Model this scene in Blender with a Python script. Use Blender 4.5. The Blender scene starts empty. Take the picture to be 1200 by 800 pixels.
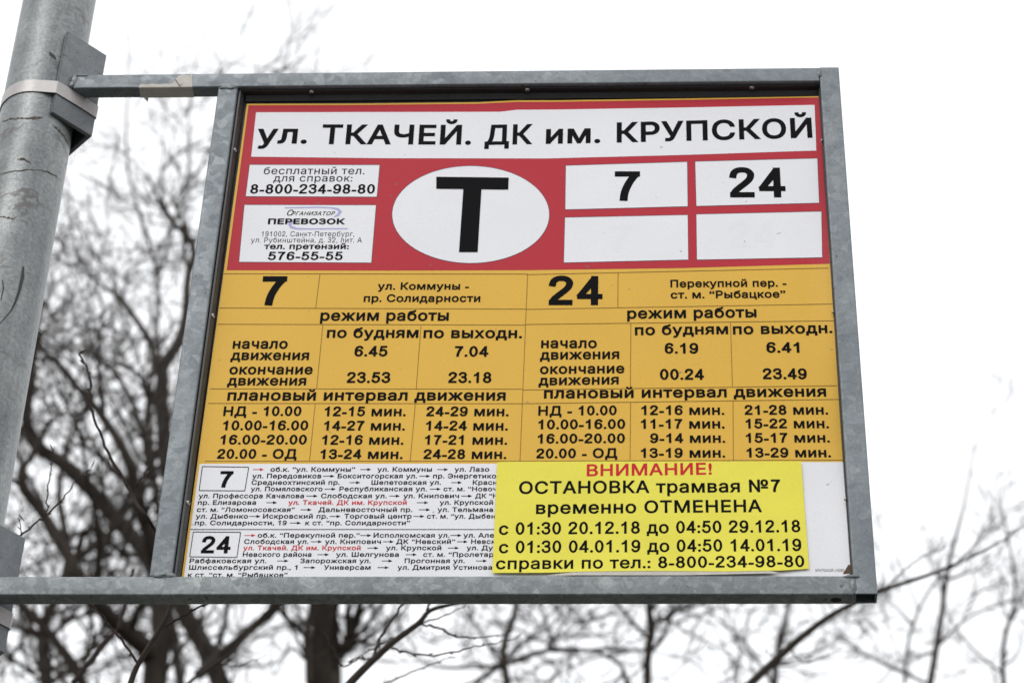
import bpy, bmesh, math, random
from mathutils import Vector, Matrix, noise
from mathutils.geometry import delaunay_2d_cdt

scene = bpy.context.scene
C = scene.collection
R = math.radians
random.seed(7)

# ------------------------------------------------------------------ camera
Z0 = 3.33                                     # height of the sign's centre above the pavement
CAM = Vector((0.117056, -1.932546, Z0 - 1.725885))
RIGHT = Vector((0.998835, 0.039489, 0.027719)).normalized()
FWD = Vector((-0.047979, 0.752628, 0.656695)).normalized()
RIGHT = (RIGHT - FWD * RIGHT.dot(FWD)).normalized()
DOWN = FWD.cross(RIGHT).normalized()
FPX = 3200.0                                  # focal length in photo pixels (photo 1200 wide)
cam_data = bpy.data.cameras.new('camera')
cam = bpy.data.objects.new('camera', cam_data)
C.objects.link(cam)
m = Matrix((RIGHT, -DOWN, -FWD)).transposed().to_4x4()
m.translation = CAM
cam.matrix_world = m
cam_data.sensor_width = 36.0
cam_data.lens = 36.0 * FPX / 1200.0
cam_data.clip_start = 0.05
cam_data.clip_end = 2000.0
cam_data.dof.use_dof = True
cam_data.dof.focus_distance = 2.56
cam_data.dof.aperture_fstop = 12.0
cam_data.dof.aperture_blades = 0
scene.camera = cam

# ------------------------------------------------------------------ sky, sun, exposure
world = bpy.data.worlds.new('World')
scene.world = world
world.use_nodes = True
wn = world.node_tree
bg = wn.nodes['Background']
sky = wn.nodes.new('ShaderNodeTexSky')
sky.sky_type = 'NISHITA'
sky.sun_disc = False
SUN_EL, SUN_AZ = R(48), R(205)                # azimuth clockwise from +Y
sky.sun_elevation = SUN_EL
sky.sun_rotation = SUN_AZ
sky.air_density = 1.0
sky.dust_density = 4.0
sky.ozone_density = 1.0
hsv = wn.nodes.new('ShaderNodeHueSaturation')  # a closed cloud deck: the blue is gone
hsv.inputs['Saturation'].default_value = 0.06
ev = wn.nodes.new('ShaderNodeMix')             # cloud evens the sky out
ev.data_type = 'RGBA'
ev.inputs[0].default_value = 0.75
ev.inputs[7].default_value = (9.6, 9.75, 10.0, 1)
wn.links.new(sky.outputs[0], hsv.inputs['Color'])
wn.links.new(hsv.outputs[0], ev.inputs[6])
wn.links.new(ev.outputs[2], bg.inputs['Color'])
bg.inputs['Strength'].default_value = 0.12

sun_data = bpy.data.lights.new('sun', 'SUN')
sun_data.energy = 0.5
sun_data.angle = R(25)
sun_data.color = (1.0, 0.97, 0.93)
sun = bpy.data.objects.new('sun', sun_data)
C.objects.link(sun)
sd = Vector((math.sin(SUN_AZ) * math.cos(SUN_EL), math.cos(SUN_AZ) * math.cos(SUN_EL), math.sin(SUN_EL)))
sun.rotation_euler = sd.to_track_quat('Z', 'Y').to_euler()

scene.view_settings.view_transform = 'Standard'
scene.view_settings.look = 'None'
scene.view_settings.exposure = 0.36
scene.view_settings.gamma = 1.0
scene.view_settings.use_curve_mapping = False


# ------------------------------------------------------------------ helpers
def ray(u, v):
    return RIGHT * ((u - 600) / FPX) + DOWN * ((v - 400) / FPX) + FWD


def at(u, v, Y):
    """the point at depth Y (metres behind the sign) that a sight line meets"""
    d = ray(u, v)
    return CAM + d * ((Y - CAM.y) / d.y)


def mesh_obj(name, verts, faces, mat, parent=None, smooth=False):
    me = bpy.data.meshes.new(name)
    me.from_pydata([tuple(v) for v in verts], [], faces)
    me.update()
    if smooth:
        me.polygons.foreach_set('use_smooth', [True] * len(me.polygons))
    me.materials.append(mat)
    o = bpy.data.objects.new(name, me)
    C.objects.link(o)
    if parent is not None:
        o.parent = parent
        o.matrix_parent_inverse = Matrix.Translation(parent.location).inverted()
    return o


def bm_obj(name, bm, mat, parent=None, smooth=False):
    me = bpy.data.meshes.new(name)
    bm.to_mesh(me)
    bm.free()
    if smooth:
        me.polygons.foreach_set('use_smooth', [True] * len(me.polygons))
    me.materials.append(mat)
    o = bpy.data.objects.new(name, me)
    C.objects.link(o)
    if parent is not None:
        o.parent = parent
        o.matrix_parent_inverse = Matrix.Translation(parent.location).inverted()
    return o


def thing(name, label, cat, loc, group=None):
    o = bpy.data.objects.new(name, None)
    o.empty_display_size = 0.1
    C.objects.link(o)
    o.location = loc
    o['label'] = label
    o['category'] = cat
    if group:
        o['group'] = group
    return o


def structure(o):
    o['kind'] = 'structure'
    return o


# ------------------------------------------------------------------ materials
def new_mat(name):
    mt = bpy.data.materials.new(name)
    mt.use_nodes = True
    nt = mt.node_tree
    return mt, nt, nt.nodes['Principled BSDF']


def N(nt, kind, **kw):
    n = nt.nodes.new(kind)
    for k, v in kw.items():
        setattr(n, k, v)
    return n


def ramp(nt, src, stops):
    r = N(nt, 'ShaderNodeValToRGB')
    e = r.color_ramp.elements
    while len(e) > len(stops):
        e.remove(e[-1])
    while len(e) < len(stops):
        e.new(0.5)
    for el, (p, c) in zip(e, stops):
        el.position = p
        el.color = (*c, 1) if len(c) == 3 else c
    nt.links.new(src, r.inputs[0])
    return r.outputs[0]


def mixc(nt, fac, a, b, mode='MIX'):
    mx = N(nt, 'ShaderNodeMix', data_type='RGBA', blend_type=mode)
    for i, v in ((0, fac), (6, a), (7, b)):
        if isinstance(v, (int, float)):
            mx.inputs[i].default_value = v
        elif isinstance(v, tuple):
            mx.inputs[i].default_value = (*v, 1)
        else:
            nt.links.new(v, mx.inputs[i])
    return mx.outputs[2]


def objcoord(nt, scale=(1, 1, 1)):
    tc = N(nt, 'ShaderNodeTexCoord')
    mp = N(nt, 'ShaderNodeMapping')
    mp.inputs['Scale'].default_value = scale
    nt.links.new(tc.outputs['Object'], mp.inputs[0])
    return mp.outputs[0]


def tex(nt, kind, vec, scale, out=0, **kw):
    t = N(nt, kind)
    t.inputs['Scale'].default_value = scale
    for k, v in kw.items():
        if k in t.inputs:
            t.inputs[k].default_value = v
        else:
            setattr(t, k, v)
    nt.links.new(vec, t.inputs['Vector'])
    return t.outputs[out]


def bump(nt, b, h, strength, dist):
    n = N(nt, 'ShaderNodeBump')
    n.inputs['Strength'].default_value = strength
    n.inputs['Distance'].default_value = dist
    nt.links.new(h, n.inputs['Height'])
    nt.links.new(n.outputs[0], b.inputs['Normal'])


def galvanised(name, dark, mid, light, spangle=75, amount=0.8, rust=0.0):
    mt, nt, b = new_mat(name)
    v = objcoord(nt)
    warp = tex(nt, 'ShaderNodeTexNoise', v, 40, 1, Detail=2)
    wv = N(nt, 'ShaderNodeVectorMath', operation='MULTIPLY_ADD')
    nt.links.new(warp, wv.inputs[0])
    wv.inputs[1].default_value = (0.016, 0.016, 0.016)
    nt.links.new(v, wv.inputs[2])
    vor = tex(nt, 'ShaderNodeTexVoronoi', wv.outputs[0], spangle, 1)
    sep = N(nt, 'ShaderNodeSeparateColor')
    nt.links.new(vor, sep.inputs[0])
    col = ramp(nt, sep.outputs[0], [(0.0, dark), (0.45, mid), (0.82, mid), (1.0, light)])
    vor2 = tex(nt, 'ShaderNodeTexVoronoi', wv.outputs[0], spangle * 2.3, 1)
    sep2 = N(nt, 'ShaderNodeSeparateColor')
    nt.links.new(vor2, sep2.inputs[0])
    col = mixc(nt, 0.45, col, ramp(nt, sep2.outputs[0], [(0.0, dark), (0.5, mid), (1.0, light)]))
    drip = tex(nt, 'ShaderNodeTexNoise', objcoord(nt, (1, 1, 0.25)), 55, 0, Detail=5, Roughness=0.7)
    col = mixc(nt, ramp(nt, drip, [(0.62, (0, 0, 0)), (0.78, (0.45,) * 3)]), col, (0.10, 0.10, 0.098))
    big = tex(nt, 'ShaderNodeTexNoise', v, 9, 0, Detail=6, Roughness=0.65)
    col = mixc(nt, 1 - amount, col, mid)
    shade = ramp(nt, big, [(0.3, (0.72, 0.74, 0.76)), (0.7, (1.12, 1.12, 1.10))])
    col = mixc(nt, 1.0, col, shade, 'MULTIPLY')
    fine = tex(nt, 'ShaderNodeTexNoise', v, 420, 0, Detail=3, Roughness=0.7)
    col = mixc(nt, 1.0, col, ramp(nt, fine, [(0.25, (0.8, 0.8, 0.8)), (0.75, (1.15, 1.15, 1.15))]), 'MULTIPLY')
    pit = tex(nt, 'ShaderNodeTexNoise', v, 190, 0, Detail=1)
    col = mixc(nt, ramp(nt, pit, [(0.70, (0, 0, 0)), (0.76, (1, 1, 1))]), col, (0.09, 0.085, 0.08))
    if rust:
        rn = tex(nt, 'ShaderNodeTexNoise', v, 22, 0, Detail=8, Roughness=0.72)
        rm = ramp(nt, rn, [(0.60, (0, 0, 0)), (0.72, (rust, rust, rust))])
        col = mixc(nt, rm, col, (0.13, 0.085, 0.055))
    nt.links.new(col, b.inputs['Base Color'])
    b.inputs['Metallic'].default_value = 0.35
    rr = ramp(nt, sep.outputs[1], [(0, (0.42,) * 3), (1, (0.62,) * 3)])
    nt.links.new(rr, b.inputs['Roughness'])
    bump(nt, b, fine, 0.25, 0.0006)
    return mt


M = {}
M['rail'] = galvanised('galvanised_steel', (0.155, 0.172, 0.186), (0.183, 0.205, 0.220), (0.275, 0.292, 0.302), 110, 0.7)
M['rail_low'] = galvanised('galvanised_steel_bright', (0.15, 0.17, 0.175), (0.19, 0.21, 0.215), (0.34, 0.355, 0.36), 95, 0.85)
M['bracket'] = galvanised('bracket_steel', (0.15, 0.158, 0.168), (0.18, 0.19, 0.20), (0.24, 0.25, 0.26), 90, 0.4, 0.35)
M['weld'] = galvanised('weld_zinc', (0.13, 0.14, 0.15), (0.18, 0.195, 0.20), (0.28, 0.29, 0.30), 200, 0.6, 0.3)


def pole_material():
    mt, nt, b = new_mat('pole_zinc')
    v = objcoord(nt)
    streak = tex(nt, 'ShaderNodeTexNoise', objcoord(nt, (1, 1, 0.10)), 60, 0, Detail=6, Roughness=0.6)
    blot = tex(nt, 'ShaderNodeTexNoise', v, 14, 0, Detail=9, Roughness=0.72)
    fine = tex(nt, 'ShaderNodeTexNoise', v, 260, 0, Detail=4, Roughness=0.75)
    col = ramp(nt, blot, [(0.30, (0.155, 0.165, 0.168)), (0.5, (0.225, 0.24, 0.243)), (0.72, (0.31, 0.325, 0.328))])
    col = mixc(nt, 1.0, col, ramp(nt, streak, [(0.3, (0.70, 0.71, 0.72)), (0.7, (1.2, 1.2, 1.18))]), 'MULTIPLY')
    col = mixc(nt, 1.0, col, ramp(nt, fine, [(0.32, (0.62, 0.62, 0.62)), (0.68, (1.24, 1.24, 1.24))]), 'MULTIPLY')
    # rust blooms and dark scabs, gathered in rings round the tube
    rn = tex(nt, 'ShaderNodeTexNoise', objcoord(nt, (1, 1, 2.0)), 30, 0, Detail=10, Roughness=0.78)
    col = mixc(nt, ramp(nt, rn, [(0.62, (0, 0, 0)), (0.80, (0.7,) * 3)]), col, (0.095, 0.075, 0.06))
    sc = tex(nt, 'ShaderNodeTexNoise', objcoord(nt, (1, 1, 1.8)), 46, 0, Detail=5, Roughness=0.7)
    col = mixc(nt, ramp(nt, sc, [(0.64, (0, 0, 0)), (0.74, (0.8,) * 3)]), col, (0.085, 0.08, 0.078))
    wv = N(nt, 'ShaderNodeTexWave', wave_type='BANDS', bands_direction='Z')
    wv.inputs['Scale'].default_value = 3.3
    wv.inputs['Distortion'].default_value = 3.5
    wv.inputs['Detail'].default_value = 5
    wv.inputs['Detail Scale'].default_value = 9
    nt.links.new(v, wv.inputs['Vector'])
    gate = tex(nt, 'ShaderNodeTexNoise', v, 20, 0, Detail=3)
    cr = mixc(nt, 1.0, ramp(nt, wv.outputs[0], [(0.985, (0, 0, 0)), (0.997, (1, 1, 1))]),
              ramp(nt, gate, [(0.45, (0, 0, 0)), (0.6, (0.8,) * 3)]), 'MULTIPLY')
    col = mixc(nt, cr, col, (0.10, 0.09, 0.085))
    nt.links.new(col, b.inputs['Base Color'])
    b.inputs['Metallic'].default_value = 0.25
    b.inputs['Roughness'].default_value = 0.40
    bump(nt, b, fine, 0.35, 0.0009)
    return mt


M['pole'] = pole_material()


def plain(name, col, rough=0.5, var=0.06, scale=30, metallic=0.0, fine=300, spec=0.5):
    mt, nt, b = new_mat(name)
    v = objcoord(nt)
    n = tex(nt, 'ShaderNodeTexNoise', v, scale, 0, Detail=6, Roughness=0.65)
    lo, hi = 1 - var, 1 + var
    c = mixc(nt, 1.0, col, ramp(nt, n, [(0.3, (lo,) * 3), (0.7, (hi,) * 3)]), 'MULTIPLY')
    f = tex(nt, 'ShaderNodeTexNoise', v, fine, 0, Detail=2)
    c = mixc(nt, 1.0, c, ramp(nt, f, [(0.3, (1 - var * 0.7,) * 3), (0.7, (1 + var * 0.7,) * 3)]), 'MULTIPLY')
    nt.links.new(c, b.inputs['Base Color'])
    b.inputs['Roughness'].default_value = rough
    b.inputs['Metallic'].default_value = metallic
    b.inputs['Specular IOR Level'].default_value = spec
    bump(nt, b, f, 0.12, 0.0005)
    return mt


def paper(name, col, crease=0.10):
    mt, nt, b = new_mat(name)
    v = objcoord(nt)
    n = tex(nt, 'ShaderNodeTexNoise', v, 7, 0, Detail=5, Roughness=0.6)
    c = mixc(nt, 1.0, col, ramp(nt, n, [(0.3, (0.965, 0.965, 0.97)), (0.7, (1.02, 1.02, 1.015))]), 'MULTIPLY')
    g = tex(nt, 'ShaderNodeTexNoise', v, 900, 0, Detail=2)
    c = mixc(nt, 1.0, c, ramp(nt, g, [(0.3, (0.95,) * 3), (0.7, (1.04,) * 3)]), 'MULTIPLY')
    # specks of road dirt
    d = tex(nt, 'ShaderNodeTexNoise', v, 120, 0, Detail=2)
    c = mixc(nt, ramp(nt, d, [(0.745, (0, 0, 0)), (0.78, (0.55,) * 3)]), c, (0.16, 0.14, 0.11))
    nt.links.new(c, b.inputs['Base Color'])
    b.inputs['Roughness'].default_value = 0.5
    b.inputs['Specular IOR Level'].default_value = 0.15
    w = tex(nt, 'ShaderNodeTexNoise', v, 16, 0, Detail=3)
    bump(nt, b, w, crease, 0.004)
    return mt


M['paper'] = paper('paper_white', (0.79, 0.79, 0.815))
M['ghost'] = paper('print_ghost', (0.775, 0.775, 0.80))
M['red'] = paper('print_red', (0.45, 0.020, 0.036))
M['amber'] = paper('print_amber', (0.72, 0.43, 0.062))
M['notice'] = paper('notice_yellow', (0.80, 0.725, 0.085), 0.3)
M['ink'] = plain('ink_black', (0.004, 0.004, 0.005), 0.6, 0.05, spec=0.04)
M['inkred'] = plain('ink_red', (0.56, 0.02, 0.03), 0.5, 0.05, spec=0.08)
M['line'] = plain('ink_brown_line', (0.26, 0.15, 0.03), 0.5, 0.1, spec=0.08)
M['greyline'] = plain('ink_grey_line', (0.10, 0.10, 0.12), 0.5, 0.1, spec=0.08)
M['lilac'] = plain('ink_lilac', (0.42, 0.42, 0.66), 0.5, 0.05, spec=0.08)
M['black'] = plain('black_bead', (0.014, 0.014, 0.015), 0.55, 0.3, 60)
M['strip'] = plain('dark_strip', (0.030, 0.031, 0.032), 0.5, 0.35, 80)
M['screw'] = plain('screw_steel', (0.42, 0.40, 0.37), 0.4, 0.15, 200, 0.6)
M['band'] = plain('stainless_band', (0.40, 0.38, 0.37), 0.42, 0.08, 40, 0.35)
M['tape'] = plain('old_tape', (0.52, 0.49, 0.44), 0.7, 0.08, 60)
M['brown'] = plain('dirt_brown', (0.09, 0.05, 0.02), 0.8, 0.3, 200)
M['hole'] = plain('hollow_shade', (0.012, 0.012, 0.012), 0.8, 0.2)  # near-black colour standing in for the shade inside holes
M['rust'] = plain('rust_scab', (0.085, 0.062, 0.048), 0.9, 0.4, 120)
M['tar'] = plain('dark_scratch', (0.035, 0.03, 0.03), 0.7, 0.3)


def bark(name, a, bcol):
    mt, nt, b = new_mat(name)
    v = objcoord(nt)
    n = tex(nt, 'ShaderNodeTexNoise', objcoord(nt, (1, 1, 0.25)), 30, 0, Detail=7, Roughness=0.7)
    nt.links.new(ramp(nt, n, [(0.3, a), (0.7, bcol)]), b.inputs['Base Color'])
    b.inputs['Roughness'].default_value = 0.85
    b.inputs['Specular IOR Level'].default_value = 0.2
    bump(nt, b, n, 0.6, 0.01)
    return mt


M['bark'] = bark('bark', (0.018, 0.014, 0.011), (0.052, 0.041, 0.033))
M['twig'] = bark('twig_bark', (0.016, 0.011, 0.010), (0.050, 0.034, 0.030))

# ------------------------------------------------------------------ ground and pavement (below the frame)
g_mat = plain('ground_earth', (0.11, 0.105, 0.08), 0.95, 0.35, 0.8, fine=12)
ground = structure(mesh_obj('ground', [(-600, -600, -0.13), (600, -600, -0.13), (600, 600, -0.13), (-600, 600, -0.13)], [(0, 1, 2, 3)], g_mat))
p_mat = plain('pavement_asphalt', (0.10, 0.10, 0.10), 0.9, 0.2, 3, fine=60)
bm = bmesh.new()
bmesh.ops.create_cube(bm, size=1, matrix=Matrix.Translation((0, -1.2, -0.07)) @ Matrix.Diagonal((60, 3.6, 0.14, 1)))
bmesh.ops.bevel(bm, geom=[e for e in bm.edges], offset=0.02, segments=2, affect='EDGES')
structure(bm_obj('pavement', bm, p_mat))
r_mat = plain('road_asphalt', (0.05, 0.05, 0.052), 0.9, 0.2, 2, fine=50)
structure(mesh_obj('road', [(-600, -11, -0.122), (600, -11, -0.122), (600, -3.02, -0.122), (-600, -3.02, -0.122)], [(0, 1, 2, 3)], r_mat))

# ------------------------------------------------------------------ the pole
W, H = 0.637, 0.6606
XL, XR, ZB, ZT = -W / 2, W / 2, Z0 - H / 2, Z0 + H / 2
TB, TD = 0.020, 0.015                          # tube: 20 mm face, 15 mm deep
POLE_Y, POLE_R = 0.027, 0.0383


def pole_x(z):
    return -0.5062 - (z - Z0) * 0.0100


pole = thing('steel_pole', 'grey galvanised round steel pole with rust marks carrying the stop sign', 'pole', (pole_x(0), POLE_Y, 0))
verts, faces, n, zs = [], [], 48, [0.0, 0.05] + [0.25 * i for i in range(1, 25)]
zs = sorted(set(zs))
for z in zs:
    for k in range(n):
        a = 2 * math.pi * k / n
        verts.append((pole_x(z) + POLE_R * math.cos(a), POLE_Y + POLE_R * math.sin(a), z))
for i in range(len(zs) - 1):
    for k in range(n):
        faces.append((i * n + k, i * n + (k + 1) % n, (i + 1) * n + (k + 1) % n, (i + 1) * n + k))
faces.append(tuple(range((len(zs) - 1) * n, len(zs) * n)))
mesh_obj('shaft', verts, faces, M['pole'], pole, True)
bm = bmesh.new()
bmesh.ops.create_cone(bm, cap_ends=True, segments=48, radius1=0.10, radius2=0.10, depth=0.012,
                      matrix=Matrix.Translation((pole_x(0), POLE_Y, 0.006)))
bmesh.ops.bevel(bm, geom=list(bm.edges), offset=0.002, segments=1, affect='EDGES')
bm_obj('base_flange', bm, M['bracket'], pole)


def on_pole(u, v, lift):
    """point of the shaft's surface on a sight line"""
    d = ray(u, v)
    ax = -0.0100
    t = (POLE_Y - CAM.y) / d.y - 0.06
    for _ in range(60):
        p = CAM + d * t
        dist = math.hypot(p.x - pole_x(p.z), p.y - POLE_Y) - (POLE_R + lift)
        t += dist * 0.9
    return CAM + d * t


def pole_streak(pts, mat):
    vs, fs = [], []
    for (u, v, w) in pts:
        vs += [on_pole(u - w / 2, v, 0.0004), on_pole(u + w / 2, v, 0.0004)]
    for i in range(len(pts) - 1):
        fs.append((2 * i, 2 * i + 1, 2 * i + 3, 2 * i + 2))
    return mesh_obj('scratch', vs, fs, mat, pole)


pole_streak([(27.5, 312, 2.0), (26.5, 325, 4.2), (23, 340, 3.4), (18.5, 353, 3.0), (13, 364, 2.0), (6, 372, 1.4), (0, 379, 1.0)], M['tar'])
pole_streak([(58, 61, 1.0), (60.5, 64, 5.5), (63, 67, 4.0), (66, 70, 1.0)], M['tar'])


def rust_line(pts, seed):
    rng = random.Random(seed)
    fine = resample2([(u, v) for u, v, w in pts], 26)
    ws = resample2([(i, w) for i, (u, v, w) in enumerate(pts)], 26)
    vs, fs = [], []
    for i, (u, v) in enumerate(fine):
        h = ws[i][1] * rng.uniform(0.15, 1.0)
        j = rng.uniform(-0.6, 0.6)
        vs += [on_pole(u, v + j - h / 2, 0.0003), on_pole(u, v + j + h / 2, 0.0003)]
    fs = [(2 * i, 2 * i + 1, 2 * i + 3, 2 * i + 2) for i in range(len(fine) - 1)]
    return mesh_obj('rust_line', vs, fs, M['rust'], pole)


def resample2(pts, n):
    out = []
    for i in range(n + 1):
        t = (len(pts) - 1) * i / n
        k = min(len(pts) - 2, int(t))
        f = t - k
        out.append((pts[k][0] + (pts[k + 1][0] - pts[k][0]) * f, pts[k][1] + (pts[k + 1][1] - pts[k][1]) * f))
    return out


rust_line([(2, 143, 1), (12, 139.5, 2), (24, 138.5, 1.5), (34, 139, 4.5), (43, 138, 3.5), (50, 137.5, 1)], 1)
rust_line([(0, 204, 1), (14, 201, 1.2), (30, 199, 1.8), (44, 199, 1), (56, 201, 2.2), (66, 206, 1.8), (69, 211, .8)], 2)
rust_line([(20, 187, 1), (27, 186, 4), (33, 189, 3), (37, 192, 1)], 3)
rust_line([(62, 146, 1), (68, 152, 4), (74, 158, 3), (80, 168, 2), (82, 175, 1)], 4)
rust_line([(0, 253, 1), (8, 255, 2.5), (16, 256, 2), (20, 254, 1)], 5)
pole_streak([(3, 328, 1), (4, 338, 1.6), (1, 352, 1)], M['tar'])

# ------------------------------------------------------------------ the sign frame
frame = thing('sign_frame', 'galvanised square tube sign frame clamped to the pole with two straps', 'sign frame', (0, 0.0075, ZB))


def box_tube(name, x0, x1, y0, y1, z0, z1, mat, parent, bev=0.0016):
    b = bmesh.new()
    bmesh.ops.create_cube(b, size=1, matrix=Matrix.Translation(((x0 + x1) / 2, (y0 + y1) / 2, (z0 + z1) / 2))
                          @ Matrix.Diagonal((x1 - x0, y1 - y0, z1 - z0, 1)))
    bmesh.ops.bevel(b, geom=list(b.edges), offset=bev, segments=3, affect='EDGES', profile=0.6)
    o = bm_obj(name, b, mat, parent, True)
    return o


box_tube('top_rail', -0.470, XR - TB - 0.0003, 0, TD, ZT - TB, ZT, M['rail'], frame)
box_tube('bottom_rail', -0.466, XR - TB - 0.0003, 0, TD, ZB - 0.0012, ZB + TB - 0.0012, M['rail_low'], frame)
box_tube('stile', XL, XL + TB, 0.0003, TD - 0.0003, ZB + TB - 0.001, ZT - TB - 0.0002, M['rail'], frame)
# right stile: an open tube, its cut end shows below
b = bmesh.new()
w = 0.0018
x0, x1, y0, y1 = XR - TB, XR, 0.0002, TD
ring = lambda i, z: [(x0 + i, y0 + i, z), (x1 - i, y0 + i, z), (x1 - i, y1 - i, z), (x0 + i, y1 - i, z)]
V = [[b.verts.new(p) for p in r] for r in (ring(0, ZB), ring(0, ZT), ring(w, ZT), ring(w, ZB))]
for a, c in ((0, 1), (1, 2), (2, 3), (3, 0)):
    for k in range(4):
        b.faces.new((V[a][k], V[a][(k + 1) % 4], V[c][(k + 1) % 4], V[c][k]))
bmesh.ops.recalc_face_normals(b, faces=b.faces)
bmesh.ops.bevel(b, geom=[e for e in b.edges if abs(e.verts[0].co.z - e.verts[1].co.z) > 0.1 and
                         min(abs(e.verts[0].co.x - x0), abs(e.verts[0].co.x - x1)) < 1e-5], offset=0.0014, segments=3, affect='EDGES', profile=0.6)
bm_obj('stile', b, M['rail'], frame)


def weld(c, s, seed):
    b = bmesh.new()
    bmesh.ops.create_icosphere(b, subdivisions=3, radius=1)
    for v in b.verts:
        q = v.co.copy()
        k = 1 + 0.45 * noise.noise(q * 1.7 + Vector((seed, 0, 0))) + 0.18 * noise.noise(q * 5 + Vector((0, seed, 0)))
        v.co = Vector((q.x * s[0], q.y * s[1], q.z * s[2])) * k + Vector(c)
    return bm_obj('weld', b, M['weld'], frame, True)


weld((XL + 0.012, 0.0005, ZB + TB + 0.0002), (0.0105, 0.0022, 0.0032), 1)
weld((XL + 0.010, 0.0003, ZT - TB - 0.0015), (0.009, 0.0016, 0.0022), 2)
weld((XR - TB - 0.0005, 0.0006, ZT - 0.008), (0.0028, 0.0018, 0.0066), 3)
weld((XR - TB - 0.0005, 0.0006, ZB + 0.009), (0.0026, 0.0017, 0.0085), 4)
weld((XR - TB - 0.001, 0.0006, ZB + TB - 0.002), (0.007, 0.0018, 0.0022), 5)
weld((XR - TB - 0.0012, 0.008, ZB - 0.0006), (0.0016, 0.006, 0.0016), 6)
weld((-0.4702, 0.0004, ZT - 0.006), (0.0030, 0.0014, 0.0070), 7)
weld((-0.4640, 0.0004, ZT - 0.0012), (0.0080, 0.0014, 0.0020), 9)
weld((-0.4716, 0.0005, ZT - 0.0150), (0.0028, 0.0022, 0.0060), 10)
weld((-0.4675, 0.000, ZB + 0.010), (0.005, 0.004, 0.010), 8)

# drain hole under the bottom rail: a flat disc coloured like its shaded inside
b = bmesh.new()
bmesh.ops.create_circle(b, cap_ends=True, segments=24, radius=1,
                        matrix=Matrix.Translation((0.283, 0.0082, ZB - 0.00145)) @ Matrix.Diagonal((0.0048, 0.0032, 1, 1)))
bm_obj('drain_hole_shade', b, M['hole'], frame)

# old pale tape round the top rail left of the frame: front remnant torn, underside whole
tape_top = [(162.5, 102.3), (163, 100.5), (166, 98.6), (172, 99.3), (178, 98.3), (186, 99.0), (193, 98.2), (199, 98.8), (203, 97.0), (206, 93.0),
            (209, 89.5), (213, 87.6), (219, 88.0), (221.5, 88.8), (225.2, 86.9)]
vs, fs = [], []
for (u, v) in tape_top:
    t0 = at(u, v, -0.0004)
    bt = at(u if u < 224 else 225.2, 102.6, -0.0004)
    vs += [(t0.x, -0.0004, min(t0.z, ZT - 0.0008)), (bt.x, -0.0004, ZT - TB + 0.0005), (bt.x, 0.0, ZT - TB - 0.0004), (bt.x, TD - 0.0005, ZT - TB - 0.0004)]
for i in range(len(tape_top) - 1):
    for k in range(3):
        fs.append((4 * i + k, 4 * i + k + 1, 4 * i + 5 + k, 4 * i + 4 + k))
tp = mesh_obj('tape', vs, fs, M['tape'], frame)
tp['label'] = 'torn pale tape wrapped round the top rail'
a0 = at(173, 115.6, TD)
mesh_obj('tape_flap', [(a0.x - 0.004, TD, ZT - TB), (a0.x + 0.001, TD, ZT - TB), (a0.x + 0.0005, TD + 0.0006, ZT - TB - 0.006)], [(0, 1, 2)], M['tape'], tp)
cr = [at(*p, -0.0008) for p in [(204.5, 93), (206, 93.5), (209, 98), (211.5, 100.5), (215, 97), (212, 99.2), (210.5, 101.8), (209.5, 100)]]
mesh_obj('tear', cr, [(0, 1, 2, 7), (7, 2, 3, 6), (3, 4, 5, 6)], M['tar'], tp)


# angle brackets nesting the pole, and the straps
def bracket(zb, zt):
    zc = (zb + zt) / 2
    cx = pole_x(zc)
    t, L = 0.0045, 0.0505
    ap = cx + POLE_R * math.sqrt(2) + t * math.sqrt(2) + 0.0006
    s = L / math.sqrt(2)
    tt = t * math.sqrt(2)
    e = t / math.sqrt(2)
    outline = [(ap, 0), (ap - s, -s), (ap - s - e, -s + e), (ap - tt, 0), (ap - s - e, s - e), (ap - s, s)]
    b = bmesh.new()
    lo = [b.verts.new((x, POLE_Y + y, zb)) for x, y in outline]
    hi = [b.verts.new((x, POLE_Y + y, zt)) for x, y in outline]
    b.faces.new(lo[::-1][:3] + [lo[2]] if False else (lo[0], lo[1], lo[2], lo[3]))
    b.faces.new((lo[0], lo[3], lo[4], lo[5]))
    b.faces.new((hi[0], hi[3], hi[2], hi[1]))
    b.faces.new((hi[0], hi[5], hi[4], hi[3]))
    for k in range(6):
        b.faces.new((lo[k], hi[k], hi[(k + 1) % 6], lo[(k + 1) % 6]))
    bmesh.ops.recalc_face_normals(b, faces=b.faces)
    bmesh.ops.bevel(b, geom=[e2 for e2 in b.edges if e2.calc_face_angle(0) > 0.5], offset=0.0007, segments=2, affect='EDGES')
    bm_obj('angle_bracket', b, M['bracket'], frame)
    return ap, s


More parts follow.
